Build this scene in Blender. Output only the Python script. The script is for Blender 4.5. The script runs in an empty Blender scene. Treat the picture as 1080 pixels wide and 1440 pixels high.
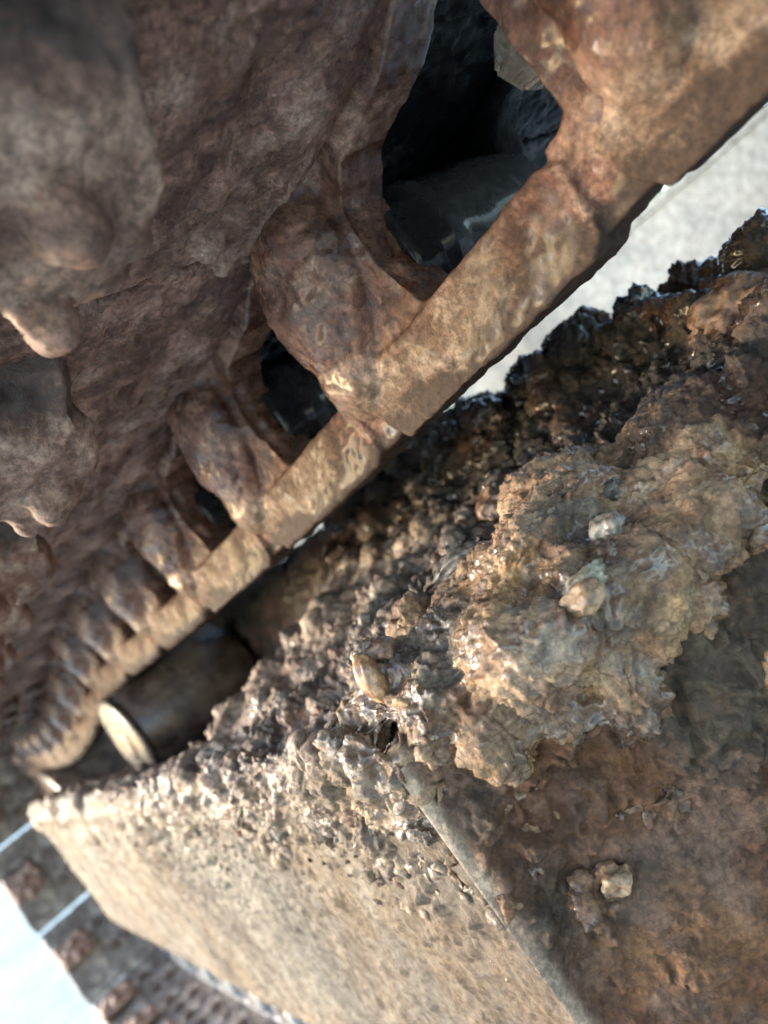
import bpy, bmesh, math, random
import numpy as np
from mathutils import Vector, Matrix
from mathutils.bvhtree import BVHTree

random.seed(7)
sc = bpy.context.scene
C = sc.collection
R = math.radians

# ---------------------------------------------------------------- camera, light, exposure
# Track frame: t runs along the track away from the camera, w runs sideways towards the
# machine, z is height above the eye. EYE is the eye height over the ground.
EYE = 0.80


def P(t, w, z):
    return Vector((t, -w, z + EYE))


YAW, PITCH, ROLL = R(35.2), R(0.73), math.atan2(.58, .8146)
fwd = Vector((math.cos(YAW) * math.cos(PITCH), -math.sin(YAW) * math.cos(PITCH), -math.sin(PITCH)))
rgt = Vector((-math.sin(YAW), -math.cos(YAW), 0))
upv = rgt.cross(fwd)
cr, sr = math.cos(ROLL), math.sin(ROLL)
ix = cr * rgt - sr * upv
iy = sr * rgt + cr * upv
cam_d = bpy.data.cameras.new('camera')
cam = bpy.data.objects.new('camera', cam_d)
C.objects.link(cam)
m = Matrix((ix, iy, -fwd)).transposed().to_4x4()
m.translation = P(0, 0, 0)
cam.matrix_world = m
cam_d.sensor_fit = 'HORIZONTAL'
cam_d.sensor_width = 36
cam_d.lens = 36 * 1100 / 1080
cam_d.clip_start = .01
cam_d.clip_end = 900
cam_d.dof.use_dof = True
cam_d.dof.focus_distance = .375
cam_d.dof.aperture_fstop = 8.5
sc.camera = cam

SUN_EL, SUN_AZ = R(16), R(43)          # azimuth from +t towards the open side of the track
sun_dir = Vector((math.cos(SUN_AZ) * math.cos(SUN_EL), math.sin(SUN_AZ) * math.cos(SUN_EL), math.sin(SUN_EL)))
sd = bpy.data.lights.new('sun', 'SUN')
sd.energy = .6
sd.angle = R(14)
sd.color = (1.0, .95, .88)
sun = bpy.data.objects.new('sun', sd)
C.objects.link(sun)
sun.rotation_euler = sun_dir.to_track_quat('Z', 'Y').to_euler()

wd = bpy.data.worlds.new('World')
sc.world = wd
wd.use_nodes = True
nt = wd.node_tree
nt.nodes.clear()
sky = nt.nodes.new('ShaderNodeTexSky')
sky.sky_type = 'NISHITA'
sky.sun_disc = False
sky.sun_elevation = SUN_EL
sky.sun_rotation = math.atan2(sun_dir.x, sun_dir.y)
bg = nt.nodes.new('ShaderNodeBackground')
bg.inputs[1].default_value = .15
wo = nt.nodes.new('ShaderNodeOutputWorld')
nt.links.new(sky.outputs[0], bg.inputs[0])
nt.links.new(bg.outputs[0], wo.inputs[0])

vs = sc.view_settings
vs.view_transform = 'Standard'
vs.look = 'None'
vs.gamma = 1
vs.use_curve_mapping = False
vs.exposure = 2.85
sc.cycles.use_denoising = True
sc.cycles.denoising_prefilter = 'ACCURATE'
sc.cycles.max_bounces = 10

# ---------------------------------------------------------------- noise (numpy)


def _hash(ix, iy, iz, seed):
    h = (ix.astype(np.int64) * 374761393 + iy.astype(np.int64) * 668265263 +
         iz.astype(np.int64) * 2147483647 + seed * 1274126177) & 0xffffffff
    h = ((h ^ (h >> 13)) * 1274126177) & 0xffffffff
    h = ((h ^ (h >> 15)) * 2246822519) & 0xffffffff
    return (h ^ (h >> 16)) & 0xffffffff


def _rnd(ix, iy, iz, seed):
    return _hash(ix, iy, iz, seed) / 4294967295.0


def vnoise(p, seed=0):
    """value noise, -1..1"""
    i = np.floor(p)
    f = p - i
    i = i.astype(np.int64)
    u = f * f * f * (f * (f * 6 - 15) + 10)
    r = 0
    for dx in (0, 1):
        for dy in (0, 1):
            for dz in (0, 1):
                wgt = (u[:, 0] if dx else 1 - u[:, 0]) * (u[:, 1] if dy else 1 - u[:, 1]) * (u[:, 2] if dz else 1 - u[:, 2])
                r = r + wgt * _rnd(i[:, 0] + dx, i[:, 1] + dy, i[:, 2] + dz, seed)
    return r * 2 - 1


def fbm(p, octaves=4, seed=0, gain=.5):
    a, s, r = 1.0, 1.0, 0
    for k in range(octaves):
        r = r + a * vnoise(p * s + 17.3 * k, seed + k)
        a *= gain
        s *= 2.03
    return r


def worley(p, seed=0, two=False):
    """distance to nearest feature point, and the random id of its cell (two: also the gap to the second)"""
    i = np.floor(p).astype(np.int64)
    b1 = np.full(len(p), 9.0)
    b2 = np.full(len(p), 9.0)
    cid = np.zeros(len(p))
    for dx in (-1, 0, 1):
        for dy in (-1, 0, 1):
            for dz in (-1, 0, 1):
                a, b, c_ = i[:, 0] + dx, i[:, 1] + dy, i[:, 2] + dz
                h = _hash(a, b, c_, seed)
                q = np.stack([a + (h & 1023) / 1023., b + ((h >> 10) & 1023) / 1023., c_ + ((h >> 20) & 1023) / 1023.], 1)
                d = ((p - q) ** 2).sum(1)
                k = d < b1
                b2 = np.where(k, b1, np.minimum(b2, d))
                b1 = np.where(k, d, b1)
                cid = np.where(k, ((h >> 7) & 4095) / 4095., cid)
    if two:
        return np.sqrt(b1), cid, np.sqrt(b2) - np.sqrt(b1)
    return np.sqrt(b1), cid


def sstep(a, b, x):
    t = np.clip((x - a) / (b - a), 0, 1)
    return t * t * (3 - 2 * t)


def get_co(me):
    co = np.empty(len(me.vertices) * 3)
    me.vertices.foreach_get('co', co)
    return co.reshape(-1, 3)


def get_no(me):
    no = np.empty(len(me.vertices) * 3)
    me.vertex_normals.foreach_get('vector', no)
    return no.reshape(-1, 3)


def set_co(me, co):
    me.vertices.foreach_set('co', np.ascontiguousarray(co).reshape(-1))
    me.update()


def set_col(me, rgb, wet=None):
    a = me.color_attributes.new('Col', 'FLOAT_COLOR', 'POINT')
    d = np.ones((len(me.vertices), 4))
    d[:, :3] = rgb
    if wet is not None:
        d[:, 3] = wet
    a.data.foreach_set('color', d.reshape(-1))


def smooth(me):
    me.polygons.foreach_set('use_smooth', np.ones(len(me.polygons), bool))


def remesh(bm, voxel, smooth_it=0):
    """union of closed shells as one skin, returned as mesh data"""
    me = bpy.data.meshes.new('tmp')
    bm.to_mesh(me)
    bm.free()
    o = bpy.data.objects.new('tmp', me)
    C.objects.link(o)
    md = o.modifiers.new('r', 'REMESH')
    md.mode = 'VOXEL'
    md.voxel_size = voxel
    md.adaptivity = 0
    if smooth_it:
        s_ = o.modifiers.new('s', 'SMOOTH')
        s_.factor = .5
        s_.iterations = smooth_it
    dg = bpy.context.evaluated_depsgraph_get()
    out = bpy.data.meshes.new_from_object(o.evaluated_get(dg))
    bpy.data.objects.remove(o)
    bpy.data.meshes.remove(me)
    smooth(out)
    return out

# ---------------------------------------------------------------- materials


def ramp(nt, fac, stops):
    n = nt.nodes.new('ShaderNodeValToRGB')
    e = n.color_ramp.elements
    while len(e) < len(stops):
        e.new(.5)
    for k, (p_, c_) in enumerate(stops):
        e[k].position = p_
        e[k].color = (*c_, 1) if len(c_) == 3 else c_
    nt.links.new(fac, n.inputs[0])
    return n.outputs[0]


def nz(nt, scale, detail=5, rough=.6, coord=None, dist=0):
    n = nt.nodes.new('ShaderNodeTexNoise')
    n.inputs['Scale'].default_value = scale
    n.inputs['Detail'].default_value = detail
    n.inputs['Roughness'].default_value = rough
    n.inputs['Distortion'].default_value = dist
    if coord:
        nt.links.new(coord, n.inputs['Vector'])
    mr = nt.nodes.new('ShaderNodeMapRange')
    mr.clamp = False
    mr.inputs['From Min'].default_value = .26
    mr.inputs['From Max'].default_value = .74
    nt.links.new(n.outputs[0], mr.inputs['Value'])
    return mr.outputs[0]


def mixc(nt, fac, a, b, mode='MIX'):
    n = nt.nodes.new('ShaderNodeMix')
    n.data_type = 'RGBA'
    n.blend_type = mode
    for s_, v in ((n.inputs[0], fac), (n.inputs[6], a), (n.inputs[7], b)):
        if isinstance(v, (int, float)):
            s_.default_value = v
        elif isinstance(v, tuple):
            s_.default_value = (*v, 1)
        else:
            nt.links.new(v, s_)
    return n.outputs[2]


def base_mat(name):
    mt = bpy.data.materials.new(name)
    mt.use_nodes = True
    nt = mt.node_tree
    b = nt.nodes['Principled BSDF']
    tc = nt.nodes.new('ShaderNodeTexCoord')
    return mt, nt, b, tc.outputs['Object']


def bump(nt, b, h, strength, dist):
    n = nt.nodes.new('ShaderNodeBump')
    n.inputs['Strength'].default_value = strength
    n.inputs['Distance'].default_value = dist
    nt.links.new(h, n.inputs['Height'])
    nt.links.new(n.outputs[0], b.inputs['Normal'])


def mud_mat(name, stops, scale=30, rough=(.3, .65), bumps=(.6, .002), vcol=False, coat=0., fine=260, wet=.5, speck=.5):
    """earth on steel: patchy colour, wet and drying patches, grit, gritty relief"""
    mt, nt, b, co = base_mat(name)
    n1 = nz(nt, scale, 7, .66, co, .5)
    col = ramp(nt, n1, stops)
    if vcol:
        at = nt.nodes.new('ShaderNodeAttribute')
        at.attribute_name = 'Col'
        col = mixc(nt, 1.0, at.outputs['Color'], col, 'MULTIPLY')
    nl = nz(nt, scale * .35, 4, .6, co, .8)
    col = mixc(nt, .7, col, ramp(nt, nl, [(.3, (.62, .56, .53)), (.7, (1.32, 1.3, 1.27))]), 'MULTIPLY')
    n2 = nz(nt, fine, 5, .75, co)
    col = mixc(nt, .7, col, ramp(nt, n2, [(.32, (.42, .39, .37)), (.68, (1.22, 1.2, 1.17) if vcol else (1.5, 1.47, 1.42))]), 'MULTIPLY')
    # pale grit
    v = nt.nodes.new('ShaderNodeTexVoronoi')
    v.inputs['Scale'].default_value = fine * .8
    nt.links.new(co, v.inputs['Vector'])
    sp = ramp(nt, v.outputs['Distance'], [(.12, (1, 1, 1)), (.26, (0, 0, 0))])
    spm = mixc(nt, 1.0, sp, ramp(nt, nz(nt, scale * 1.1, 3, .6, co), [(.5, (0, 0, 0)), (.64, (speck,) * 3)]), 'MULTIPLY')
    col = mixc(nt, spm, col, mixc(nt, 1.0, col, (1.55, 1.5, 1.42) if vcol else (1.9, 1.85, 1.75), 'MULTIPLY'))
    # wetness
    wt = ramp(nt, nz(nt, scale * .6, 5, .6, co, 1.2), [(.46, (0, 0, 0)), (.58, (1, 1, 1))])
    wf = mixc(nt, 1.0, wt, (wet, wet, wet), 'MULTIPLY')
    if vcol:
        wf = mixc(nt, 1.0, wf, at.outputs['Alpha'], 'MULTIPLY')
        if coat:
            nt.links.new(mixc(nt, 1.0, wf, (coat * 2,) * 3, 'MULTIPLY'), b.inputs['Coat Weight'])
    col = mixc(nt, wf, col, mixc(nt, 1.0, col, (.66, .61, .58) if vcol else (.52, .47, .44), 'MULTIPLY'))
    nt.links.new(col, b.inputs['Base Color'])
    n3 = nz(nt, scale * 1.7, 4, .6, co, .8)
    r = ramp(nt, n3, [(.38, (rough[0],) * 3), (.62, (rough[1],) * 3)])
    r = mixc(nt, wf, r, (.13, .13, .13))
    nt.links.new(r, b.inputs['Roughness'])
    b.inputs['Specular IOR Level'].default_value = .5
    if coat:
        b.inputs['Coat Weight'].default_value = coat
        b.inputs['Coat Roughness'].default_value = .12
    h = mixc(nt, .5, nz(nt, fine * .7, 7, .75, co), nz(nt, fine * .2, 5, .7, co))
    bump(nt, b, h, bumps[0], bumps[1] * .7)
    return mt


M = {}
M['link_mud'] = mud_mat('link_mud', [(.3, (.075, .042, .030)), (.5, (.16, .093, .064)), (.72, (.30, .20, .14))], 26, (.32, .7), (.9, .004))
M['shoe_mud'] = mud_mat('shoe_mud', [(.18, (.105, .047, .034)), (.48, (.265, .138, .100)), (.82, (.48, .325, .255))], 26, (.32, .65), (.9, .004), wet=.7, speck=.8)
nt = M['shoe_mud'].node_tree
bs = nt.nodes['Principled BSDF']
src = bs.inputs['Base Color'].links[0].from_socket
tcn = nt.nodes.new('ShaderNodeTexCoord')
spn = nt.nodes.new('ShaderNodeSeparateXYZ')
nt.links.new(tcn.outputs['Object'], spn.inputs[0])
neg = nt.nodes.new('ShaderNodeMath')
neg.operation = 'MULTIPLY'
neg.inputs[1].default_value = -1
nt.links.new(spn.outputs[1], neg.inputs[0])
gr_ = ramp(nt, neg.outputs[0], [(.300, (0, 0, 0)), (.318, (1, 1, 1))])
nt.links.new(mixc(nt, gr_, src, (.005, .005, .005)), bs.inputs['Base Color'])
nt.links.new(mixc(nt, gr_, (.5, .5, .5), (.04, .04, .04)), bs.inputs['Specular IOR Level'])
M['lip_mud'] = mud_mat('lip_mud', [(.3, (.16, .13, .11)), (.55, (.27, .225, .19)), (.78, (.40, .34, .28))], 30, (.35, .75), (.9, .004))
M['heap_mud'] = mud_mat('heap_mud', [(.25, (.62, .58, .55)), (.5, (1, 1, 1)), (.75, (1.3, 1.27, 1.22))], 45, (.34, .72), (1.0, .0045), vcol=True, coat=.4, wet=1.0)
M['plate_mud'] = mud_mat('plate_mud', [(.3, (.8, .78, .76)), (.5, (1, 1, 1)), (.75, (1.2, 1.18, 1.15))], 30, (.55, .85), (.9, .004), vcol=True, wet=.5, speck=.8)
M['clay'] = mud_mat('clay', [(.3, (.20, .125, .068)), (.7, (.36, .245, .14))], 60, (.3, .6), (.6, .002), coat=.1)
M['amber_clay'] = mud_mat('amber_clay', [(.3, (.24, .13, .06)), (.7, (.40, .25, .13))], 60, (.2, .45), (.4, .0015), coat=.3)
M['grey_stone'] = mud_mat('grey_stone', [(.3, (.11, .10, .085)), (.7, (.20, .19, .16))], 70, (.4, .7), (.3, .001))
M['dark_stone'] = mud_mat('dark_stone', [(.3, (.06, .06, .055)), (.7, (.15, .14, .125))], 70, (.25, .55), (.4, .001))
M['brown_clod'] = mud_mat('brown_clod', [(.3, (.09, .05, .033)), (.7, (.20, .12, .075))], 60, (.25, .6), (.7, .0025), coat=.1)
M['green_stone'] = mud_mat('green_stone', [(.3, (.13, .12, .085)), (.7, (.24, .22, .16))], 70, (.25, .6), (.4, .001))
M['oil'] = mud_mat('oil', [(.3, (.004, .004, .005)), (.7, (.016, .016, .018))], 40, (.12, .35), (1.0, .008), coat=.3)
M['oil'].node_tree.nodes['Principled BSDF'].inputs['Specular IOR Level'].default_value = .5
M['grease'] = mud_mat('grease', [(.3, (.004, .004, .004)), (.7, (.012, .011, .011))], 40, (.35, .6), (.8, .004), wet=.3)
M['grease'].node_tree.nodes['Principled BSDF'].inputs['Specular IOR Level'].default_value = .05
M['roller_steel'] = mud_mat('roller_steel', [(.3, (.07, .047, .038)), (.7, (.16, .11, .085))], 22, (.35, .6), (.3, .002))
M['roller_face'] = mud_mat('roller_face', [(.3, (.055, .040, .029)), (.7, (.11, .084, .062))], 26, (.45, .75), (.4, .002))
M['rail_steel'] = mud_mat('rail_steel', [(.3, (.24, .18, .135)), (.7, (.45, .37, .30))], 30, (.35, .65), (.45, .002))
M['worn_rail'] = mud_mat('worn_rail', [(.35, (.26, .25, .235)), (.65, (.52, .53, .52))], 30, (.3, .55), (.4, .002), wet=.2)
M['nut_steel'] = mud_mat('nut_steel', [(.3, (.05, .045, .04)), (.7, (.13, .12, .11))], 60, (.3, .5), (.4, .001))


def ground_mat():
    mt, nt, b, co = base_mat('concrete')
    n1 = nz(nt, 1.3, 8, .6, co)
    col = ramp(nt, n1, [(.3, (.30, .385, .39)), (.7, (.40, .49, .495))])
    n2 = nz(nt, 14, 6, .7, co)
    col = mixc(nt, .5, col, ramp(nt, n2, [(.35, (.75, .75, .75)), (.65, (1.15, 1.15, 1.15))]), 'MULTIPLY')
    nt.links.new(col, b.inputs['Base Color'])
    b.inputs['Roughness'].default_value = .8
    bump(nt, b, nz(nt, 40, 6, .7, co), .5, .01)
    return mt


def leaf_mat():
    mt, nt, b, co = base_mat('leaf')
    col = ramp(nt, nz(nt, 9, 3, .6, co), [(.3, (.05, .10, .02)), (.7, (.12, .20, .05))])
    nt.links.new(col, b.inputs['Base Color'])
    b.inputs['Roughness'].default_value = .5
    return mt


M['concrete'] = ground_mat()
M['render'] = mud_mat('render', [(.3, (.085, .098, .103)), (.7, (.135, .150, .156))], .9, (.7, .9), (.3, .004), fine=18, wet=0, speck=0)
M['leaf'] = leaf_mat()

# ---------------------------------------------------------------- object helpers


def tag(o, label=None, cat=None, group=None, kind=None):
    for k, v in (('label', label), ('category', cat), ('group', group), ('kind', kind)):
        if v:
            o[k] = v
    return o


def empty(name, loc):
    o = bpy.data.objects.new(name, None)
    o.location = loc
    o.empty_display_size = .1
    C.objects.link(o)
    return o


def obj(name, me, mat, parent=None, mw=None):
    if isinstance(me, bmesh.types.BMesh):
        bm, me = me, bpy.data.meshes.new(name)
        bm.to_mesh(me)
        bm.free()
    if mat is not None and not me.materials:
        me.materials.append(M[mat])
    o = bpy.data.objects.new(name, me)
    C.objects.link(o)
    if mw is not None:
        o.matrix_world = mw
    if parent is not None:
        o.parent = parent
        if parent.parent is not None:
            base = parent.parent.matrix_basis @ parent.matrix_basis
        else:
            base = parent.matrix_basis
        o.matrix_parent_inverse = base.inverted() if mw is not None else Matrix()
    return o


def prism(bm, outer, w0, w1, holes=(), taper=0.):
    """polygon in (u, n) swept sideways from w0 to w1; local axes are u, -w, n"""
    edges, rings = [], []
    for loop in (outer, *holes):
        vs_ = [bm.verts.new((u, -w0, n)) for u, n in loop]
        rings.append(vs_)
        edges += [bm.edges.new((vs_[k], vs_[(k + 1) % len(vs_)])) for k in range(len(vs_))]
    f = bmesh.ops.triangle_fill(bm, use_beauty=True, use_dissolve=False, edges=edges)
    faces = [g for g in f['geom'] if isinstance(g, bmesh.types.BMFace)]
    ex = bmesh.ops.extrude_face_region(bm, geom=faces)
    nv = [g for g in ex['geom'] if isinstance(g, bmesh.types.BMVert)]
    bmesh.ops.translate(bm, verts=nv, vec=(0, -(w1 - w0), 0))
    bmesh.ops.recalc_face_normals(bm, faces=bm.faces)


def ball(bm, c, r, sub=3, rot=None):
    g = bmesh.ops.create_icosphere(bm, subdivisions=sub, radius=1)
    mt = Matrix.Translation(c) @ (rot.to_4x4() if rot else Matrix()) @ Matrix.Diagonal((*(r if hasattr(r, '__len__') else (r, r, r)), 1))
    bmesh.ops.transform(bm, matrix=mt, verts=g['verts'])


def box(bm, lo, hi):
    g = bmesh.ops.create_cube(bm, size=1)
    lo, hi = Vector(lo), Vector(hi)
    d = hi - lo
    bmesh.ops.transform(bm, matrix=Matrix.Translation((lo + hi) / 2) @ Matrix.Diagonal((abs(d.x), abs(d.y), abs(d.z), 1)), verts=g['verts'])


def lathe(bm, prof, seg=48, u0=0, n0=0):
    """profile of (w, r) turned about a sideways axis through (u0, n0); closed"""
    rings = []
    for w, r in prof:
        rings.append([bm.verts.new((u0 + r * math.cos(a), -w, n0 + r * math.sin(a))) for a in (2 * math.pi * k / seg for k in range(seg))])
    for a, b in zip(rings, rings[1:]):
        for k in range(seg):
            bm.faces.new((a[k], a[(k + 1) % seg], b[(k + 1) % seg], b[k]))
    bm.faces.new(rings[0][::-1])
    bm.faces.new(rings[-1])
    bmesh.ops.recalc_face_normals(bm, faces=bm.faces)
    for f in bm.faces:
        f.smooth = len(f.verts) == 4

# ---------------------------------------------------------------- setting


def grid_sheet(x0, x1, y0, y1, z):
    bm = bmesh.new()
    v = [bm.verts.new(p_) for p_ in ((x0, y0, z), (x1, y0, z), (x1, y1, z), (x0, y1, z))]
    bm.faces.new(v)
    return bm


tag(obj('ground', grid_sheet(-400, 400, -400, 400, 0), 'concrete'), 'pale sunlit concrete yard', None, None, 'structure')

bm = bmesh.new()
box(bm, (-12, -7.3, -.02), (16, -7.0, 1.52))
wall = obj('wall', bm, 'render')
tag(wall, 'pale concrete boundary wall behind the track', 'wall')
bm = bmesh.new()
box(bm, (-12, -7.34, 1.522), (16, -6.96, 1.60))
obj('coping', bm, 'render', wall)


def hedge():
    rng = np.random.default_rng(3)
    n = 9000
    x = rng.uniform(-11.5, 15.5, n)
    y = -8.0 + rng.normal(0, .28, n)
    z = .1 + np.abs(rng.normal(0, 1, n)) * .35 + rng.uniform(0, 1.7, n) + .25 * np.sin(x * 2.1) + .2 * np.sin(x * .7)
    vs_, fs = [], []
    for k in range(n):
        a = Vector(rng.normal(0, 1, 3)).normalized()
        b_ = a.orthogonal().normalized() * .045
        a = a * .09
        c_ = Vector((x[k], y[k], z[k]))
        i = len(vs_)
        vs_ += [c_ - a, c_ + b_, c_ + a, c_ - b_]
        fs.append((i, i + 1, i + 2, i + 3))
    me = bpy.data.meshes.new('foliage')
    me.from_pydata(vs_, [], fs)
    return me


hg = empty('hedge', (2, -8, 0))
tag(hg, 'green hedge growing behind the pale wall', 'hedge')
o = obj('foliage', hedge(), 'leaf', hg, Matrix())
bm = bmesh.new()
box(bm, (-11.5, -8.06, 0), (15.5, -7.94, .5))
obj('stem', bm, 'brown_clod', hg, Matrix())

# ---------------------------------------------------------------- the track: path of the rail
PITCH_L = .196
T_IDLER, R_IDLER = 2.52, .29
Z_IDLER_TOP = -.055


def rail_z(t):
    # hangs a little between supports: rises towards the camera, rests on the roller at t=1.27
    if t < 1.27:
        return .004 + .030 * ((1.27 - t) / 1.17) ** 2.2 - .004 * math.sin(math.pi * max(0, min(1, (t - .1) / 1.17)))
    k = (t - 1.27) / (T_IDLER - 1.27)
    return .004 + (Z_IDLER_TOP - .004) * k - .05 * math.sin(math.pi * k)


def path():
    """rail curve, dense: (t, z, dir_t, dir_z)"""
    pts = [(t, rail_z(t)) for t in np.arange(-1.0, T_IDLER, .01)]
    cz = Z_IDLER_TOP - R_IDLER
    for a in np.linspace(0, math.pi, 120):
        pts.append((T_IDLER + R_IDLER * math.sin(a), cz + R_IDLER * math.cos(a)))
    pts += [(t, cz - R_IDLER) for t in np.arange(T_IDLER - .01, -.6, -.01)]
    p = np.array(pts)
    s = np.concatenate([[0], np.cumsum(np.hypot(*np.diff(p, axis=0).T))])
    return p, s


PP, PS = path()
S_TIP0 = np.interp(.388, PP[:150, 0], PS[:150])        # boss tip of the link facing the camera


def at_s(s):
    return np.array([np.interp(s, PS, PP[:, 0]), np.interp(s, PS, PP[:, 1])])


def link_matrix(s_tip):
    """local u along the chain (tip at 0), local y = -w, local n away from the wheels"""
    a, b = at_s(s_tip - .055), at_s(s_tip - .055 - PITCH_L)
    d = (a - b) / np.linalg.norm(a - b)
    U = Vector((d[0], 0, d[1]))
    N = Vector((-d[1], 0, d[0]))
    org = Vector((a[0], 0, a[1] + EYE)) + U * .055
    mt = Matrix((U, Vector((0, 1, 0)), N)).transposed().to_4x4()
    mt.translation = org
    return mt

# ---------------------------------------------------------------- link


WIN = [(-.232, .050), (-.222, .041), (-.140, .037), (-.116, .046), (-.108, .078), (-.112, .108), (-.130, .121), (-.180, .124), (-.205, .134), (-.232, .126)]
OUT = [(-.046, .014), (-.034, .022), (-.026, .040), (-.020, .066), (-.019, .092), (-.026, .116), (-.040, .131), (-.066, .139),
       (-.245, .139), (-.280, .124), (-.296, .096), (-.290, .062), (-.272, .034), (-.258, .014)]


def link_bm(mirror=False, back=0., boss=True):
    """back pulls the boss in where the earth has fallen off it"""
    bm = bmesh.new()
    prism(bm, [(u - (back if u > -.08 else 0), n) for u, n in OUT], .286, .318, (WIN,))
    # rail flange along the wheel side, its lower arris worn round
    u0, u1, wa = -.221, -.048, .281
    prism(bm, [(u0 + .004, .006), (u0 + .012, 0), (u1 - .004, 0), (u1 + .004, .010), (u1 + .010, .030), (u1 - .012, .042), (u0 + .010, .042), (u0, .036)], wa, .308)
    # the near end steps in behind the next link's boss
    prism(bm, [(-.268, .016), (-.262, .006), (-.215, .004), (-.215, .046), (-.268, .052)], .2855, .309)
    # raised boss round the pin at the far end
    if not boss:
        return bm
    ball(bm, (-.064 - back, -.284, .098), (.038, .027, .058), 4, Matrix.Rotation(R(-26), 3, 'Y'))
    ball(bm, (-.046 - back, -.284, .058), (.026, .016, .038), 3, Matrix.Rotation(R(-30), 3, 'Y'))
    ball(bm, (-.088 - back, -.284, .140), (.030, .016, .018), 3)
    if mirror:
        for v in bm.verts:
            v.co.y = -.74 - v.co.y
            v.co.z = .034 + v.co.z * .105 / .139
        bmesh.ops.reverse_faces(bm, faces=bm.faces)
    return bm


def link_mesh(seed, voxel, mirror=False, back=0.):
    me = remesh(link_bm(mirror, back), voxel, 6)
    co, no = get_co(me), get_no(me)
    q = co + seed * 3.7
    rail = sstep(.058, .042, co[:, 2]) * sstep(-.045, -.06, co[:, 0])
    d = .0009 * fbm(q * 30, 4, seed) + .0007 * (fbm(q * 130, 4, seed + 9))
    wd_, _ = worley(q * np.array([70, 70, 70]), seed)
    d += .0010 * (1 - wd_ * 1.6) * (1 - rail) * sstep(-.1, .5, fbm(q * 18, 2, seed + 4))
    if not mirror:
        e = np.sqrt(((co[:, 0] + .062 + back) / .045) ** 2 + ((co[:, 2] - .094) / .063) ** 2)
        d += sstep(1.15, .9, e) * sstep(-.30, -.285, -np.abs(co[:, 1])) * (.0016 * fbm(q * 60, 4, seed + 30) + .0016 * (.5 - worley(q * 60, seed + 31)[0]))
        d -= .0035 * np.exp(-((e - 1.16) / .16) ** 2) * sstep(-.055, -.07, co[:, 0] + back) * sstep(.045, .06, co[:, 2]) * sstep(-.300, -.292, co[:, 1])
    set_co(me, co + no * d[:, None])
    return me


track = empty('crawler_track', P(1.2, .37, -.79))
tag(track, 'mud-caked steel crawler track, its chain running over the roller and round the far wheel', 'track')

# the rail flange carries thinner, paler earth than the casting above it
mt, nt, b, co_ = base_mat('link_earth')
sep = nt.nodes.new('ShaderNodeSeparateXYZ')
nt.links.new(co_, sep.inputs[0])
n_ = nz(nt, 30, 9, .68, co_, .6)
casting = ramp(nt, n_, [(.20, (.055, .023, .015)), (.44, (.135, .058, .037)), (.58, (.19, .09, .058)), (.84, (.34, .21, .145))])
railc = ramp(nt, n_, [(.20, (.065, .034, .020)), (.42, (.13, .076, .046)), (.58, (.17, .108, .070)), (.84, (.30, .225, .165))])
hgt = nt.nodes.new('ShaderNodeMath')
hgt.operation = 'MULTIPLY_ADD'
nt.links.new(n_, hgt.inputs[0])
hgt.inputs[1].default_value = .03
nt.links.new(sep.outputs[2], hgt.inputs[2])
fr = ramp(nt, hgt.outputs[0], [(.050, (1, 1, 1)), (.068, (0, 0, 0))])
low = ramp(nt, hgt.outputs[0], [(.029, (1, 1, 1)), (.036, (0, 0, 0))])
un = nt.nodes.new('ShaderNodeMath')
un.operation = 'MULTIPLY_ADD'
nt.links.new(n_, un.inputs[0])
un.inputs[1].default_value = .05
nt.links.new(sep.outputs[0], un.inputs[2])
ush = nt.nodes.new('ShaderNodeMath')
ush.operation = 'ADD'
ush.inputs[1].default_value = .5
nt.links.new(un.outputs[0], ush.inputs[0])
unshaded = ramp(nt, ush.outputs[0], [(.315, (0, 0, 0)), (.36, (1, 1, 1))])  # brown near end painted darker for the shadow in its recess
railc = mixc(nt, unshaded, mixc(nt, 1.0, casting, (.75, .72, .7), 'MULTIPLY'), mixc(nt, 1.0, railc, (.86, .84, .82), 'MULTIPLY'))
col = mixc(nt, fr, casting, railc)
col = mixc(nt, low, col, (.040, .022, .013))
wt = ramp(nt, nz(nt, 15, 5, .6, co_, 1.2), [(.44, (0, 0, 0)), (.60, (.9, .9, .9))])
wt = mixc(nt, fr, wt, mixc(nt, 1.0, wt, (.3, .3, .3), 'MULTIPLY'))
col = mixc(nt, wt, col, mixc(nt, 1.0, col, (.55, .48, .44), 'MULTIPLY'))
col = mixc(nt, .75, col, ramp(nt, nz(nt, 260, 6, .78, co_), [(.3, (.42, .39, .37)), (.7, (1.5, 1.47, 1.43))]), 'MULTIPLY')
nt.links.new(col, b.inputs['Base Color'])
rg_ = ramp(nt, nz(nt, 38, 4, .6, co_, .8), [(.38, (.22,) * 3), (.6, (.52,) * 3)])
nt.links.new(mixc(nt, fr, mixc(nt, wt, rg_, (.14, .14, .14)), (.68, .68, .68)), b.inputs['Roughness'])
nt.links.new(mixc(nt, fr, (.5, .5, .5), (.28, .28, .28)), b.inputs['Specular IOR Level'])
nt.links.new(mixc(nt, 1.0, wt, (.55, .55, .55), 'MULTIPLY'), b.inputs['Coat Weight'])
b.inputs['Coat Roughness'].default_value = .2
bump(nt, b, mixc(nt, .4, nz(nt, 190, 7, .75, co_), nz(nt, 55, 5, .7, co_)), .6, .0019)
M['link_earth'] = mt

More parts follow.
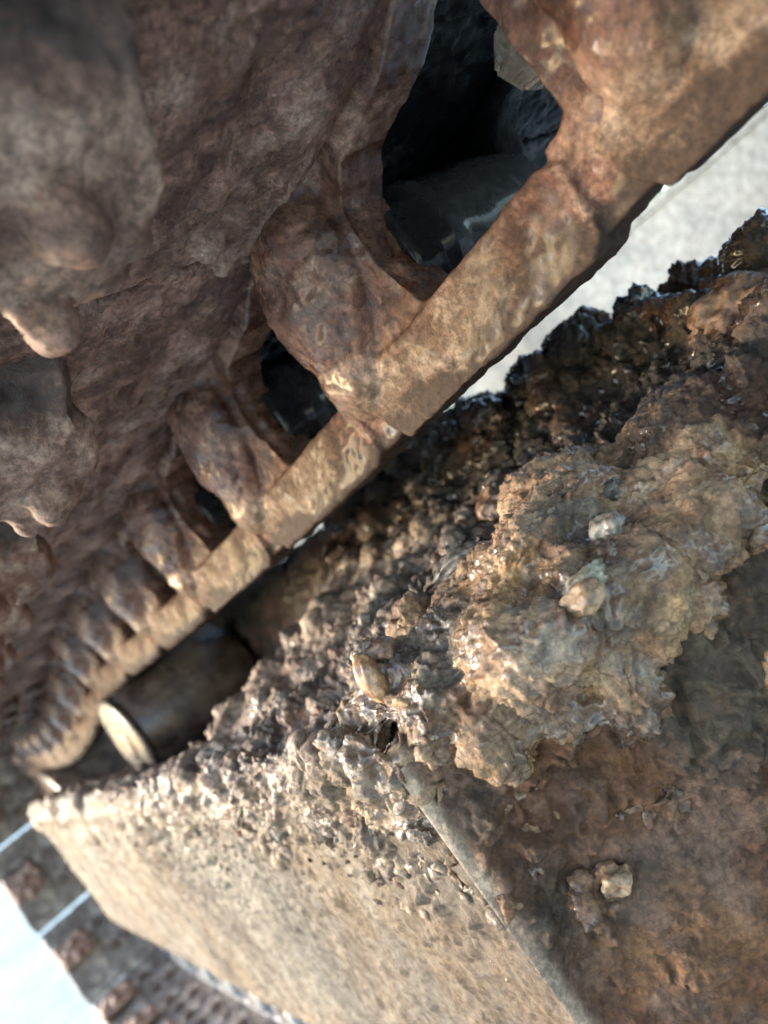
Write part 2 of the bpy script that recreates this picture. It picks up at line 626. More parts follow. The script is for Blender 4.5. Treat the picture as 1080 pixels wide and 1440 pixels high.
# the lip: earth on its rim, shade painted in darker where it leaves the plate
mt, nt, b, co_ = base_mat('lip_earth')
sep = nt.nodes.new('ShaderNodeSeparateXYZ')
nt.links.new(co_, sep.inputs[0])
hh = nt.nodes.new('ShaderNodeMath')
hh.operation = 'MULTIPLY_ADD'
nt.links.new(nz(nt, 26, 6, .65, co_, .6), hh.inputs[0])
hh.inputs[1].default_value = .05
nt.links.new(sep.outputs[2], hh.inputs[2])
root_shade = ramp(nt, hh.outputs[0], [(.126, (0, 0, 0)), (.152, (1, 1, 1))])
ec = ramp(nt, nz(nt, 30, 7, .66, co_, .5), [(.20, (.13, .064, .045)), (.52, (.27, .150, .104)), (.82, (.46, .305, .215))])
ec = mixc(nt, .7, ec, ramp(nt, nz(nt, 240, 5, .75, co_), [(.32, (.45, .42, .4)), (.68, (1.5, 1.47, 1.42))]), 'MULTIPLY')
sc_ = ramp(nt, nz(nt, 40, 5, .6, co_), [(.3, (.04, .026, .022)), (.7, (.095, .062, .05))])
nt.links.new(mixc(nt, root_shade, ec, sc_), b.inputs['Base Color'])
nt.links.new(mixc(nt, root_shade, (.5, .5, .5), (.36, .36, .36)), b.inputs['Roughness'])
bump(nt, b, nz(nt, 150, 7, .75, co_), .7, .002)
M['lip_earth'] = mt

LINK_HI = [link_mesh(0, .0016, back=.035), link_mesh(1, .0016), link_mesh(2, .0018)]
LINK_LO = link_mesh(5, .004)
LINK_LOW = remesh(link_bm(boss=False), .004, 2)
LINK_FAR = link_mesh(6, .005, True)


def nut_bm():
    bm = bmesh.new()
    prism(bm, [(.016 * math.cos(R(60 * k + 12)), .016 * math.sin(R(60 * k + 12))) for k in range(6)], -.010, .010)
    bmesh.ops.bevel(bm, geom=list(bm.edges), offset=.0015, segments=2, affect='EDGES')
    return bm


NUT = bpy.data.meshes.new('nut')
b_ = nut_bm()
b_.to_mesh(NUT)
b_.free()
NUT.materials.append(M['nut_steel'])


def bush_mesh():
    bm = bmesh.new()
    lathe(bm, [(.306, .038), (.308, .042), (.326, .043), (.329, .050), (.340, .051), (.344, .047), (.40, .047), (.432, .047)], 56)
    me = bpy.data.meshes.new('bushing')
    bmesh.ops.subdivide_edges(bm, edges=[e for e in bm.edges if abs(e.verts[0].co.y - e.verts[1].co.y) > .01], cuts=8)
    bm.to_mesh(me)
    bm.free()
    co, no = get_co(me), get_no(me)
    set_co(me, co + no * (.0009 * fbm(co * 60, 3, 2))[:, None])
    me.materials.append(M['oil'])
    return me


BUSH = bush_mesh()

links = []
k0 = -3
n_links = int((PS[-1] - S_TIP0) / PITCH_L) - 1
for k in range(k0, n_links):
    mw = link_matrix(S_TIP0 + k * PITCH_L)
    near = -1 <= k <= 2
    me = LINK_HI[{-1: 0, 0: 1, 1: 2, 2: 1}[k]] if near else (LINK_LO if k < 14 else LINK_LOW)
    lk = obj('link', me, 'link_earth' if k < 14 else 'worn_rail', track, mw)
    if k < 14:
        obj('link', LINK_FAR, 'grease', track, mw)
    obj('bushing', BUSH, 'oil', track, mw @ Matrix.Translation((-.074, 0, .078)))
    if k < 8:
        nt_o = bpy.data.objects.new('nut', NUT)
        C.objects.link(nt_o)
        nt_o.parent = lk
        nt_o.location = (-.222, -.318, .086)
        nt_o.rotation_euler = (0, R(17 * k), R(10))

# ---------------------------------------------------------------- shoe


def shoe_mesh(seed, voxel, w_in=.69, long=0.):
    """plate over the chain with a bent lip on the open side and a grouser bar outside"""
    bm = bmesh.new()
    prism(bm, [(-.252 - long, .147), (-.250 - long, .136), (-.06 + long, .136), (-.055 + long, .147), (-.057 + long, .156), (-.25 - long, .156)], .055, w_in)
    prism(bm, [(-.085, .15), (-.082, .180), (-.070, .180), (-.066, .15)], .057, w_in - .002)
    # caked earth hanging in lumps below the plate
    rng = random.Random(seed)
    for k in range(5):
        u, w = rng.uniform(-.24, -.07), rng.uniform(.09, .27)
        r = rng.uniform(.012, .034)
        ball(bm, (u, -w, .138), (r * 1.5, r * 1.2, r * rng.uniform(.2, .36)), 2)
    ball(bm, (-.155, -.262, .146), (.12, .034, .016), 3)
    me = remesh(bm, voxel, 5)
    co, no = get_co(me), get_no(me)
    q = co + seed * 5.1
    d = .0022 * fbm(q * 18, 4, seed) + .0016 * fbm(q * 85, 5, seed + 5)
    w_, _ = worley(q * 60, seed)
    crust = sstep(-.1, .5, fbm(q * 14, 3, seed + 3))
    d += .0020 * np.clip(1 - w_ * 1.5, -.3, 1) * crust
    if voxel < .004:
        w_, ci, gp = worley((q + .004 * np.stack([vnoise(q * 70, 1), vnoise(q * 70, 2), vnoise(q * 70, 3)], 1)) * 130, seed + 7, True)
        d += .0030 * sstep(0, .6, gp) * (ci - .3) * crust
    d *= np.where(co[:, 2] > .146, .35, 1)
    set_co(me, co + no * d[:, None])
    return me


def lip_mesh(seed, voxel):
    """the bent lip: a tongue that dips below the plate and ends short of the link"""
    bm = bmesh.new()
    rng = random.Random(seed)
    prof = [(-.075, .150), (-.068, .120), (-.050, .100), (-.025, .090), (.000, .086), (.022, .088), (.034, .096), (.034, .108), (.020, .116), (.0, .130), (-.01, .150)]
    prism(bm, [(u, n + .006) for u, n in prof], .062, .150)
    ball(bm, (-.004, -.150, .112), (.034, .014, .022), 3)
    ball(bm, (-.045, -.147, .132), (.028, .012, .024), 3)
    for k in range(7):
        ball(bm, (rng.uniform(-.03, .03), -rng.uniform(.07, .135), rng.uniform(.086, .096)), (rng.uniform(.008, .018),) * 3, 2)
    me = remesh(bm, voxel, 4)
    co, no = get_co(me), get_no(me)
    q = co + seed * 2.3
    d = .0045 * fbm(q * 24, 3, seed) + .0018 * fbm(q * 95, 3, seed + 2)
    set_co(me, co + no * d[:, None])
    return me


SHOE_HI = [shoe_mesh(11 + k, .0021) for k in range(3)]
SHOE_LO = shoe_mesh(15, .006)
SHOE_WRAP = shoe_mesh(16, .006, .69, .044)
LIP_HI = [lip_mesh(21 + k, .0022) for k in range(3)]
LIP_LO = lip_mesh(25, .004)


def bolt_bm():
    bm = bmesh.new()
    lathe(bm, [(0, .013), (.001, .015), (.012, .015), (.014, .012)], 6)
    for v in bm.verts:
        v.co = Vector((v.co.x, v.co.z, v.co.y))
    return bm


BOLT = bpy.data.meshes.new('bolt')
b_ = bolt_bm()
b_.to_mesh(BOLT)
b_.free()
BOLT.materials.append(M['roller_steel'])

for k in range(k0, n_links):
    mw = link_matrix(S_TIP0 + k * PITCH_L)
    near = -2 <= k <= 2
    sh = obj('shoe', SHOE_HI[k % 3] if near else (SHOE_WRAP if 10 <= k else SHOE_LO), 'lip_mud' if k >= 10 else 'shoe_mud', track, mw)
    # the lip belongs to the shoe: child, placed in the shoe's own axes
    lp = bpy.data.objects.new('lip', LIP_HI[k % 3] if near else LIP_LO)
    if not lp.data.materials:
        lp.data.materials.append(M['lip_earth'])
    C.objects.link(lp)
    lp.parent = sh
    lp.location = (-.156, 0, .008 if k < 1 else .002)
    if k > 6:
        for (u, w) in ((-.10, .20), (-.20, .20), (-.10, .245), (-.20, .245)):
            bo = bpy.data.objects.new('bolt', BOLT)
            C.objects.link(bo)
            bo.parent = sh
            bo.location = (u, -w, .137)

# ---------------------------------------------------------------- carrier roller and idler
TR, ZR, RR = 1.27, -.078, .0805
roller = empty('carrier_roller', P(TR, .35, ZR - RR))
tag(roller, 'dark steel carrier roller with a pale end face under the chain', 'roller')
mwr = Matrix.Translation(P(TR, 0, ZR))
bm = bmesh.new()
lathe(bm, [(.262, .060), (.263, .066), (.275, RR), (.40, RR), (.462, RR), (.474, .066), (.475, .060)], 72)
obj('tread', bm, 'roller_steel', roller, mwr)
bm = bmesh.new()
lathe(bm, [(.2575, .030), (.258, .066), (.2592, .079), (.2635, .0808), (.2665, .078)], 72)
obj('end_face', bm, 'roller_face', roller, mwr)
bm = bmesh.new()
lathe(bm, [(.2545, .018), (.2552, .024), (.2572, .027)], 32)
obj('end_cap', bm, 'roller_face', roller, mwr)
bm = bmesh.new()
box(bm, P(TR - .035, .476, ZR - .21), P(TR + .035, .515, ZR + .03))
lathe_bm = bm
obj('bracket', bm, 'roller_steel', roller, Matrix())

idler = empty('idler_wheel', P(T_IDLER, .37, Z_IDLER_TOP - 2 * R_IDLER))
tag(idler, 'large muddy idler wheel at the far end of the track', 'wheel')
mwi = Matrix.Translation(P(T_IDLER, 0, Z_IDLER_TOP - R_IDLER))
bm = bmesh.new()
lathe(bm, [(.276, .21), (.272, .22), (.272, .283), (.280, .287), (.46, .287), (.468, .283), (.468, .22), (.464, .21)], 64)
obj('rim', bm, 'roller_steel', idler, mwi)
bm = bmesh.new()
lathe(bm, [(.30, .209), (.315, .10), (.42, .10), (.435, .209)], 48)
obj('web', bm, 'link_mud', idler, mwi)
bm = bmesh.new()
lathe(bm, [(.268, .05), (.272, .075), (.314, .085)], 40)
obj('hub', bm, 'roller_face', idler, mwi)

# ---------------------------------------------------------------- track frame
RIDGE = Vector((.328, .160))                 # (t, w) of the upright corner
BDIR = Vector((-.114, .161)).normalized()    # along the end plate, inwards
BN = Vector((-BDIR.y, BDIR.x)) * 1           # towards the camera side
if BN.y > 0:
    BN = -BN
Z_TOP, Z_BOT = -.105, -.392

frame = empty('track_frame', P(1.2, .37, Z_BOT))
tag(frame, 'muddy box-section track frame under the chain, with an upright front corner', 'track frame')


def slab(org, ex, ey, en, nx, ny, lx, ly, thick, dispf, colf, wetness=1.):
    """plate with a finely worked front: org + ex*a + ey*b, relief along en"""
    a = np.linspace(0, lx, nx)
    b = np.linspace(0, ly, ny)
    A, B = np.meshgrid(a, b, indexing='ij')
    A, B = A.ravel(), B.ravel()
    ex, ey, en = (np.array(v) for v in (ex, ey, en))
    pts = np.array(org) + A[:, None] * ex + B[:, None] * ey
    d = dispf(A, B, pts)
    front = pts + d[:, None] * en
    idx = np.arange(nx * ny).reshape(nx, ny)
    fs = np.stack([idx[:-1, :-1], idx[1:, :-1], idx[1:, 1:], idx[:-1, 1:]], -1).reshape(-1, 4)
    rim = list(idx[:, 0]) + list(idx[-1, 1:]) + list(idx[-2::-1, -1]) + list(idx[0, -2:0:-1])
    back = pts[rim] - thick * en
    n0 = len(front)
    verts = np.concatenate([front, back])
    faces = [tuple(f) for f in fs]
    L = len(rim)
    for k in range(L):
        faces.append((rim[(k + 1) % L], rim[k], n0 + k, n0 + (k + 1) % L))
    faces.append(tuple(n0 + k for k in range(L))[::-1])
    me = bpy.data.meshes.new('plate')
    me.from_pydata(verts.tolist(), [], [tuple(int(i) for i in f) for f in faces])
    bm = bmesh.new()
    bm.from_mesh(me)
    bmesh.ops.recalc_face_normals(bm, faces=bm.faces)
    bm.to_mesh(me)
    bm.free()
    smooth(me)
    co = get_co(me)
    set_col(me, colf(co), wetness)
    return me


def W3(t, w, z):
    p = P(t, w, z)
    return (p.x, p.y, p.z)


def mixcol(a, b, m_):
    return np.array(a)[None] * (1 - m_[:, None]) + np.array(b)[None] * m_[:, None] if np.ndim(a) == 1 else a * (1 - m_[:, None]) + np.array(b)[None] * m_[:, None]


# side plate A, parallel to the track
def dispA(A, B, p):
    fall = sstep(.10, .26, B + .03 * fbm(p * 12, 2, 3))          # crumbs thicken towards the top
    st = p * np.array([30., 30., 9.])
    d = .0016 * fbm(st, 4, 40) + .0010 * fbm(p * 160, 3, 41)
    w_, cid = worley(p * 75, 42)
    d += .006 * np.clip(1 - 1.7 * w_, 0, 1) * (cid > .72) * (.25 + .75 * fall)
    w_, cid = worley(p * 150, 46)
    d += .0032 * np.clip(1 - 1.6 * w_, 0, 1) * (cid > .6) * (.3 + fall)
    return d + .002


def colA(co):
    c_ = mixcol((.132, .090, .050), (.104, .082, .058), sstep(-.2, .6, fbm(co * np.array([14, 14, 6.]), 3, 50)))
    run = sstep(.1, .6, fbm(co * np.array([40., 40., 5.]), 3, 53))
    c_ = mixcol(c_, (.10, .066, .038), run * .55)
    pat = sstep(.15, .6, fbm(co * 11 + 2, 4, 54))
    c_ = mixcol(c_, (.18, .145, .105), pat * .6)
    smoothp = sstep(.25, .75, vnoise(co * np.array([4, 4, 8.]), 51)) * sstep(.7, .58, co[:, 2])
    c_ = mixcol(c_, (.125, .110, .086), smoothp * .8)
    return c_


gA = slab(W3(RIDGE.x + .003, RIDGE.y, Z_BOT), (1, 0, 0), (0, 0, 1), (0, 1, 0), 420, 200, .75, Z_TOP - Z_BOT, .012, dispA, colA, .12)
obj('side_plate', gA, 'plate_mud', frame, Matrix())
gA2 = slab(W3(RIDGE.x + .754, RIDGE.y, Z_BOT), (1, 0, 0), (0, 0, 1), (0, 1, 0), 120, 50, .85, Z_TOP - Z_BOT, .012, dispA, colA, .12)
obj('side_plate', gA2, 'plate_mud', frame, Matrix())


def dispB(A, B, p):
    q = p + .006 * np.stack([vnoise(p * 60, 81), vnoise(p * 60, 82), vnoise(p * 60, 83)], 1)
    d = .007 * fbm(q * np.array([22., 22., 14.]), 4, 60) + .0024 * fbm(p * 130, 4, 61)
    for sc_, amp, sd_ in ((38, .010, 62), (85, .006, 66), (170, .003, 68)):
        f1, cid, gap = worley(q * sc_, sd_, True)
        d += amp * sstep(0, .3, gap) * np.clip(cid * 1.7 - .7, 0, 1)
    edge = sstep(0, .016, A)
    return d * edge


def colB(co):
    c_ = mixcol((.145, .062, .024), (.24, .118, .050), sstep(-.3, .6, fbm(co * 16, 3, 70)))
    g = sstep(.0, .55, fbm(co * 9 + 3.1, 3, 71))
    c_ = mixcol(c_, (.05, .047, .033), g * .7 * sstep(.53, .62, co[:, 2]))
    k = sstep(.2, .6, fbm(co * 30, 3, 72))
    c_ = mixcol(c_, (.22, .13, .085), k * .6)
    # sunlit edge painted in paler where the plate ends
    e = (co[:, 0] - RIDGE.x) * BDIR.x + (-co[:, 1] - RIDGE.y) * BDIR.y
    c_ = mixcol(c_, (.42, .32, .23), sstep(.004, -.004, e))
    return c_


LB = .46
orgB = RIDGE - BDIR * .007 + BN * .003
gB = slab(W3(orgB.x, orgB.y, Z_BOT), (BDIR.x, -BDIR.y, 0), (0, 0, 1), (BN.x, -BN.y, 0), 330, 215, LB, Z_TOP - Z_BOT, .011, dispB, colB)
end_plate = obj('end_plate', gB, 'plate_mud', frame, Matrix())
# top and bottom plates close the box
e1 = RIDGE + BDIR * LB
for nm, za, zb in (('top_plate', Z_TOP - .094, Z_TOP - .082), ('bottom_plate', Z_BOT - .012, Z_BOT - .002)):
    bm = bmesh.new()
    lo = [bm.verts.new(P(t, w, za)) for t, w in ((.345, .174), (1.93, .174), (1.93, e1.y), (e1.x + .02, e1.y))]
    f = bm.faces.new(lo)
    ex = bmesh.ops.extrude_face_region(bm, geom=[f])
    bmesh.ops.translate(bm, verts=[g for g in ex['geom'] if isinstance(g, bmesh.types.BMVert)], vec=(0, 0, zb - za))
    bmesh.ops.recalc_face_normals(bm, faces=bm.faces)
    obj(nm, bm, 'brown_clod', frame, Matrix())

# ---------------------------------------------------------------- mud heaped on the frame


def lerp(x, xs, ys):
    return float(np.interp(x, xs, ys))


def top_z(t, w):
    """height of the heap over (t, w)"""
    crest = np.interp(t, [.0, .22, .33, .385, .48, .6, .8, 1.0], [-.055, -.008, .008, .012, .012, .012, .010, .005])
    end = sstep(.85, .73, t)                                     # heap breaks off before the roller
    prof = np.interp(w, [.140, .160, .20, .26, .31, .36, .42, .47, .50, .54, .60], [-.122, -.098, -.086, -.072, -.060, -.052, -.036, -.012, 0, -.012, -.06])
    crest = crest + .022 * sstep(.40, .55, t)
    z = prof + crest * sstep(.36, .5, w)
    low = np.interp(w, [.14, .160, .23, .26, .46, .50, .54, .60], [-.125, -.100, -.118, -.158, -.17, .01, .02, -.06])
    return z * end + low * (1 - end)


def sd_b(t, w):
    """distance behind the end plate's plane"""
    return -((t - RIDGE.x) * BN.x + (w - RIDGE.y) * BN.y)


def heap_base(bm, t0, t1, step):
    ts = np.arange(t0, t1 + 1e-6, step)
    ws = np.arange(.146, .615, step)
    T, W = np.meshgrid(ts, ws, indexing='ij')
    # pull the near rows onto the end plate line
    tline = RIDGE.x + (W - RIDGE.y) * BDIR.x / BDIR.y
    if t0 < .5:
        lam = (T - t0) / (t1 - t0)
        T = tline + .004 + lam * (t1 - tline - .004)
    Z = top_z(T.ravel(), W.ravel()).reshape(T.shape)
    sb = sd_b(T, W)
    Z = Z - .022 * sstep(.03, 0, sb)
    up = [[bm.verts.new(P(T[i, j], W[i, j], Z[i, j])) for j in range(W.shape[1])] for i in range(T.shape[0])]
    thin = .018 * fbm(np.stack([T[:, 0] * 14, T[:, 0] * 0, T[:, 0] * 0], 1), 3, 77)
    Wd = W.copy()
    Wd[:, 0] = .170 + thin * .5
    Wd[:, 1] = np.maximum(Wd[:, 1], Wd[:, 0] + .004)
    dn = [[bm.verts.new(P(T[i, j], Wd[i, j], min(Z[i, j] - .02, Z_TOP - .078))) for j in range(W.shape[1])] for i in range(T.shape[0])]
    ni, nj = T.shape
    for i in range(ni - 1):
        for j in range(nj - 1):
            bm.faces.new((up[i][j], up[i + 1][j], up[i + 1][j + 1], up[i][j + 1]))
            bm.faces.new((dn[i][j], dn[i][j + 1], dn[i + 1][j + 1], dn[i + 1][j]))
    for i in range(ni - 1):
        bm.faces.new((up[i][0], dn[i][0], dn[i + 1][0], up[i + 1][0]))
        bm.faces.new((up[i][-1], up[i + 1][-1], dn[i + 1][-1], dn[i][-1]))
    for j in range(nj - 1):
        bm.faces.new((up[0][j], up[0][j + 1], dn[0][j + 1], dn[0][j]))
        bm.faces.new((up[-1][j], dn[-1][j], dn[-1][j + 1], up[-1][j + 1]))
    bmesh.ops.recalc_face_normals(bm, faces=bm.faces)


def onb(a, b, z):
    """point a metres along the end plate, b metres in front of it"""
    q = RIDGE + BDIR * a + BN * b
    return P(q.x, q.y, z)


rng = random.Random(4)


def rrot(r):
    return Matrix.Rotation(r.uniform(0, 6.28), 3, 'Z') @ Matrix.Rotation(r.uniform(-.5, .5), 3, 'X')


def tz(t, w):
    return float(top_z(np.array([t]), np.array([w]))[0])


BLOBS = []          # (centre, radii, rotation)
# big pale clay slab lying over the end plate's top edge
for a, b, z, r in ((.03, -.012, -.092, (.034, .026, .024)), (.075, .0, -.090, (.05, .036, .030)), (.115, .004, -.098, (.042, .032, .036)),
                   (.10, .004, -.130, (.030, .020, .030)), (.075, .0, -.124, (.026, .018, .026)), (.155, -.004, -.092, (.045, .030, .024)),
                   (.185, -.022, -.076, (.046, .036, .024)), (.12, -.04, -.066, (.055, .045, .024)), (.15, -.065, -.056, (.05, .042, .024)),
                   (.20, -.055, -.058, (.045, .04, .022)), (.06, -.05, -.082, (.05, .05, .022)), (.02, -.03, -.085, (.03, .03, .018)),
                   (.04, .002, -.116, (.024, .018, .026)), (.235, -.03, -.076, (.04, .034, .018)), (.145, .0, -.118, (.024, .018, .020))):
    BLOBS.append((onb(a, b, z), r, rrot(rng)))
for k in range(45):                                              # knobs on the slab
    a, b = rng.uniform(0, .25), rng.uniform(-.09, .03)
    q = RIDGE + BDIR * a + BN * b
    r = rng.uniform(.006, .016)
    BLOBS.append((P(q.x, q.y, -.062 - max(0, b + .03) * .7 + rng.uniform(-.012, .006)), (r, r * rng.uniform(.6, 1), r * rng.uniform(.6, 1)), rrot(rng)))
for k in range(90):                                              # dark crest clods
    t, w, r = rng.uniform(.08, .8), rng.gauss(.475, .028), rng.uniform(.006, .020)
    BLOBS.append((P(t, w, tz(t, w) + r * .25), (r, r * rng.uniform(.7, 1.1), r * rng.uniform(.7, 1)), rrot(rng)))
for t, w, r in ((.10, .44, .028), (.16, .47, .026), (.215, .475, .030), (.26, .45, .022), (.30, .48, .024), (.36, .485, .022), (.42, .49, .020), (.19, .40, .024), (.14, .38, .022)):
    BLOBS.append((P(t, w, tz(t, w) + r * .15), (r, r * .85, r * .8), rrot(rng)))
for k in range(700):                                             # crumbs and clods over the whole slope
    w, t = rng.uniform(.165, .46), rng.uniform(.15, .95)
    r = rng.choice((.004, .005, .006, .007, .008, .010, .012, .014)) * rng.uniform(.8, 1.2)
    if float(sd_b(t, w)) > .02:
        BLOBS.append((P(t, w, tz(t, w) + r * .1), (r * .8, r * rng.uniform(.9, 1.6), r * rng.uniform(.6, 1)), Matrix.Rotation(rng.gauss(0, .4), 3, 'Z') @ Matrix.Rotation(-.35, 3, 'X')))
for k in range(1000):                                            # mud slid down over the side plate
    t = .34 + abs(rng.gauss(0, .28)) if k % 2 else rng.uniform(.34, 1.02)
    drop = abs(rng.gauss(0, .036)) * (1.2 if t < .5 else 1)
    r = rng.choice((.003, .004, .005, .006, .008)) * rng.uniform(.8, 1.2)
    if drop < .035:
        r *= 1.7
    else:
        r *= .8 - min(.4, drop * 3)
    BLOBS.append((P(t, .158 + r * (.0 if drop < .035 else .35), Z_TOP + .006 - drop), (r, r * .8, r * rng.uniform(1, 1.9)), None))
for k in range(22):                                              # caked on the top of the upright corner
    q = RIDGE + BDIR * rng.uniform(-.010, .010)
    r = rng.uniform(.003, .007)
    BLOBS.append((P(q.x, q.y, Z_TOP + .012 - abs(rng.gauss(0, .016))), (r, r, r * rng.uniform(1, 1.8)), rrot(rng)))
for k in range(24):                                             # and crumbs stuck to the end plate
    a, drop = rng.uniform(.0, .26), abs(rng.gauss(0, .09)) + .01
    r = rng.uniform(.003, .009)
    BLOBS.append((onb(a, .004, Z_TOP - drop), (r, r * rng.uniform(.6, 1), r * rng.uniform(.7, 1.5)), rrot(rng)))


ICO = {}
for sub in (2, 3):
    b_ = bmesh.new()
    bmesh.ops.create_icosphere(b_, subdivisions=sub, radius=1)
    b_.verts.index_update()
    ICO[sub] = (np.array([v.co for v in b_.verts]), np.array([[v.index for v in f.verts] for f in b_.faces]))
    b_.free()


def heap_mesh(t0, t1, step, voxel, it):
    bm = bmesh.new()
    heap_base(bm, t0, t1, step)
    lo = -9 if t0 < .5 else t0
    V, F, n = [], [], 0
    for c_, r, ro in BLOBS:
        if lo - .01 <= c_.x <= t1 + .01:
            v, f = ICO[3 if max(r) > .02 else 2]
            v = v * np.array(r)
            if ro is not None:
                v = v @ np.array(ro).T
            V.append(v + np.array(c_))
            F.append(f + n)
            n += len(v)
    me = bpy.data.meshes.new('blobs')
    me.from_pydata(np.concatenate(V).tolist(), [], np.concatenate(F).tolist())
    bm.from_mesh(me)
    bpy.data.meshes.remove(me)
    return remesh(bm, voxel, it)


HEAP = heap_mesh(.1, .58, .010, .0013, 4)
HEAP2 = heap_mesh(.56, 1.02, .012, .0026, 2)


def heap_detail(me, seed, k=1.):
    co, no = get_co(me), get_no(me)
    t, w, z = co[:, 0], -co[:, 1], co[:, 2] - EYE
    wv = np.stack([vnoise(co * 55, seed + 20), vnoise(co * 55, seed + 21), vnoise(co * 55, seed + 22)], 1)
    q = co + .007 * wv
    a = (t - RIDGE.x) * BDIR.x + (w - RIDGE.y) * BDIR.y
    sb = sd_b(t, w)
    wob = fbm(co * 20, 3, seed + 8)
    clay = sstep(-.1, .45, fbm(co * 12, 3, seed)) * sstep(.44, .38, w)
    d = .007 * fbm(q * 24, 4, seed + 1)
    f1, c1, g1 = worley(q * 48, seed + 2, True)
    d += .0040 * (sstep(0, .6, g1) * (.3 + .7 * c1) - .4) * (1 - .45 * clay)
    f2, c2, g2 = worley(q * 115, seed + 3, True)
    d += .0036 * (sstep(0, .55, g2) * (.2 + .8 * c2) - .4) * (1 - .3 * clay)
    f3, c3, g3 = worley(q * 260, seed + 4, True)
    d += .0021 * (sstep(0, .55, g3) * c3 - .3)
    d += .0012 * fbm(co * 260, 3, seed + 5)
    set_co(me, co + no * (d * k)[:, None])
    # kinds of earth: oily black-brown at the crest with shade painted in, grey crumb, tan clay, yellow clay over the side
    base = mixcol((.21, .150, .112), (.36, .265, .195), sstep(-.4, .5, fbm(co * 17, 3, seed + 9)))
    slab_ = sstep(.11, .07, sb + .02 * wob) * sstep(.25, .20, a + .02 * wob) * sstep(-.06, -.02, a)
    base = mixcol(base, (.44, .268, .128), slab_ * (.45 + .55 * sstep(-.2, .4, fbm(co * 26, 3, seed + 10))))
    gp = slab_ * sstep(.25, .55, fbm(co * 19 + 5, 3, seed + 13))
    base = mixcol(base, (.17, .155, .125), gp * .8)
    grey = sstep(.09, .12, sb + .02 * wob) * sstep(.54, .44, t) * sstep(.22, .30, w + .02 * wob)
    base = mixcol(base, (.105, .088, .072), grey * .85)
    dark = np.maximum(sstep(.385, .435, w + .03 * wob), sstep(.185, .22, a + .4 * np.clip(sb, 0, 1) + .02 * wob) * sstep(-.02, .01, sb))
    base = mixcol(base, (.030, .022, .017), dark * .96)
    red = dark * sstep(.0, .4, fbm(co * 15 + 7, 3, seed + 11))
    base = mixcol(base, (.075, .038, .023), red)
    yel = sstep(-.085, -.12, z + .01 * wob) * sstep(.24, .2, w) * sstep(.03, -.01, a)
    base = mixcol(base, (.23, .162, .096), yel * .8)
    onB = sstep(.012, -.004, sb) * sstep(-.13, -.155, z + .012 * wob)
    base = mixcol(base, (.19, .10, .05), onB * .9)
    base = base * (.72 + .56 * c1)[:, None]
    base = mixcol(base, (.22, .205, .175), sstep(.8, .9, c1) * (1 - dark) * .55)
    base = mixcol(base, (.30, .15, .08), (c2 > .88) * (1 - dark) * .5)
    wet_ = np.clip(.32 + .9 * dark + .6 * slab_ + .5 * grey, 0, 1)
    wet_ = wet_ * (.25 + .75 * sstep(1.0, .65, t))
    set_col(me, base, wet_)


heap_detail(HEAP, 100)
heap = obj('mud', HEAP, 'heap_mud')
tag(heap, 'wet crumbly mud heaped over the front corner of the track frame', 'mud', None, 'stuff')
heap_detail(HEAP2, 100)
tag(obj('mud', HEAP2, 'heap_mud'), 'crumbly mud on the frame between the front heap and the roller', 'mud', None, 'stuff')

bm = bmesh.new()
heap_base(bm, 1.0, 1.93, .02)
for k in range(150):
    t, r = rng.uniform(1.0, 1.94), rng.uniform(.008, .02)
    ball(bm, P(t, .162, Z_TOP - abs(rng.gauss(0, .03))), (r * 1.3, r * .7, r * 1.6), 1)
for k in range(260):
    t, w, r = rng.uniform(1.0, 1.9), rng.uniform(.155, .25), rng.uniform(.006, .016)
    ball(bm, P(t, w, tz(t, w)), (r, r, r * 1.2), 1)
for k in range(200):
    t, w = rng.uniform(1.0, 1.9), rng.uniform(.165, .5)
    r = rng.uniform(.008, .02)
    ball(bm, P(t, w, tz(t, w) - r * .2), r, 1)
FARH = remesh(bm, .005, 1)
heap_detail(FARH, 130, .8)
tag(obj('mud', FARH, 'heap_mud'), 'thin mud on the frame below and beyond the roller', 'mud', None, 'stuff')

# ---------------------------------------------------------------- stones and clods one can pick out
bpy.context.view_layer.update()
dg = bpy.context.evaluated_depsgraph_get()
BV = [BVHTree.FromObject(heap, dg), BVHTree.FromObject(end_plate, dg)]


def stone(name, label, cat, tw, rad, mat, seed, cuts=7, on=0, sink=.58, rot=(0, 0, 0), rough=.14, group=None):
    """a lump with flat broken faces, bedded in the surface nearest to tw"""
    p = P(*tw)
    hit, nrm, _, _ = BV[on].find_nearest(p)
    bm = bmesh.new()
    bmesh.ops.create_icosphere(bm, subdivisions=4, radius=1)
    r_ = random.Random(seed)
    for k in range(cuts):
        n_ = Vector((r_.gauss(0, 1), r_.gauss(0, 1), r_.gauss(0, 1))).normalized()
        h = r_.uniform(.55, .8)
        for v in bm.verts:
            d = v.co.dot(n_) - h
            if d > 0:
                v.co -= n_ * d * .94
    me = bpy.data.meshes.new(name)
    bm.to_mesh(me)
    bm.free()
    co, no = get_co(me), get_no(me)
    co = co + no * (rough * fbm(co * 2.5 + seed, 4, seed))[:, None]
    set_co(me, co * np.array(rad))
    smooth(me)
    o = obj(name, me, mat)
    o.rotation_euler = rot
    if nrm.dot(p - Vector((0, 0, EYE))) > 0:
        nrm = -nrm
    o.location = hit + nrm * min(rad) * (1 - 2 * sink)
    return tag(o, label, cat, group)


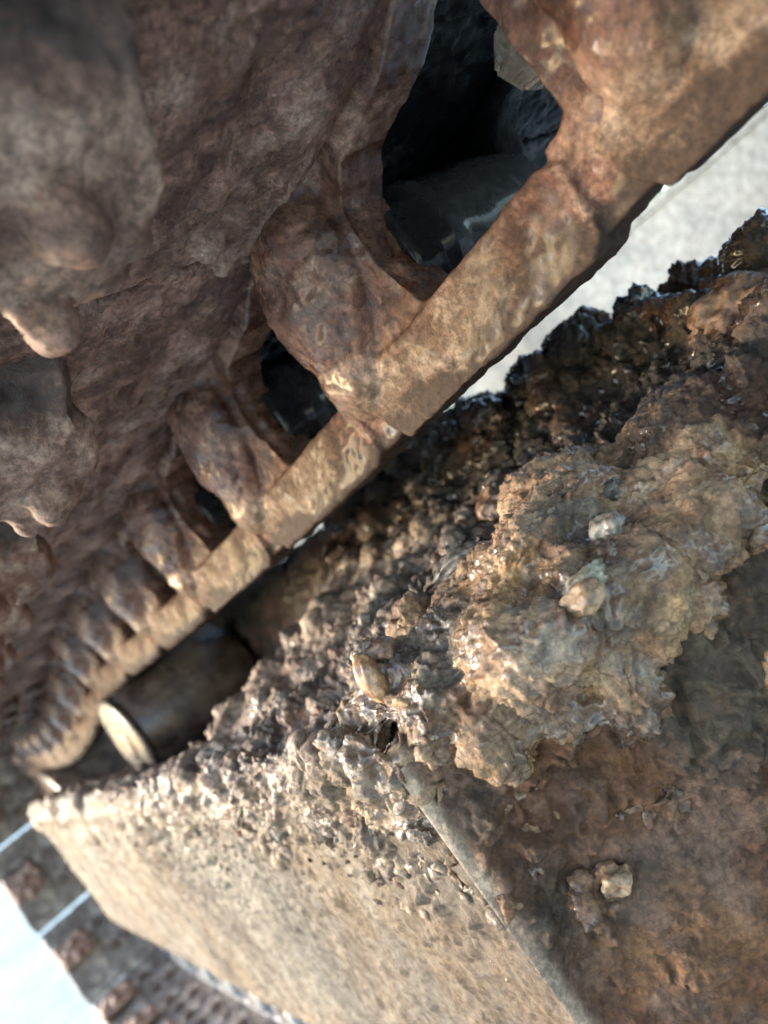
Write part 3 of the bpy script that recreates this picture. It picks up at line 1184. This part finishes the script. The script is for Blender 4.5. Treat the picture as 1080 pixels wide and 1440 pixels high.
stone('stone', 'small pale grey angular stone set in the tan clay slab', 'stone', (.235, .256, -.066), (.009, .008, .007), 'grey_stone', 3, 7, sink=.78)
stone('stone', 'flat grey-green stone lying flush in the clay slab', 'stone', (.242, .228, -.079), (.020, .013, .007), 'green_stone', 5, 8, sink=.8, rot=(.3, .2, .7))
stone('clay_lump', 'angular tan clay lump with one bright broken face', 'clay lump', (.240, .212, -.080), (.012, .010, .009), 'clay', 8, 5, sink=.82, rot=(.3, .1, .4))
stone('clay_drip', 'glossy amber clay drip hanging above the corner of the frame', 'clay drip', (.345, .176, -.068), (.007, .007, .014), 'amber_clay', 9, 0, sink=.4, rough=.12)
stone('clod', 'glossy brown clod beside the amber clay drip', 'clod', (.345, .190, -.062), (.011, .008, .008), 'brown_clod', 10, 2, sink=.45)
stone('clod', 'square-sided brown clod among dark grey crumbs', 'clod', (.389, .349, -.044), (.016, .014, .014), 'brown_clod', 11, 8)
stone('stone', 'rounded dark pebble in the upper edge of the clay slab', 'stone', (.251, .293, -.060), (.008, .006, .006), 'dark_stone', 12, 4, sink=.75)
stone('chip', 'tan squarish chip stuck on the brown end plate', 'chip', (.287, .191, -.200), (.0085, .0085, .007), 'clay', 13, 9, on=1, sink=.4, rot=(.2, .6, .4))
stone('clod', 'smooth amber-brown clod stuck high on the end plate', 'clod', (.232, .284, -.173), (.010, .008, .018), 'amber_clay', 14, 3, on=1, sink=.4, rot=(.5, 0, .3))
stone('clod', 'large wet red-brown clod on the dark crest of the heap', 'clod', (.225, .428, -.020), (.024, .022, .016), 'brown_clod', 15, 5, rough=.3)
stone('stone', 'grey pebble at the foot of the dark grey crumbs', 'stone', (.40, .24, -.07), (.008, .007, .006), 'grey_stone', 16, 5)
stone('clay_lump', 'tan clay lump on the slope left of the clay slab', 'clay lump', (.40, .185, -.09), (.010, .009, .011), 'clay', 17, 5)
stone('stone', 'dark wedge-shaped stone between clay slab and grey crumbs', 'stone', (.345, .262, -.055), (.018, .008, .008), 'dark_stone', 18, 6, rot=(0, .2, .5))
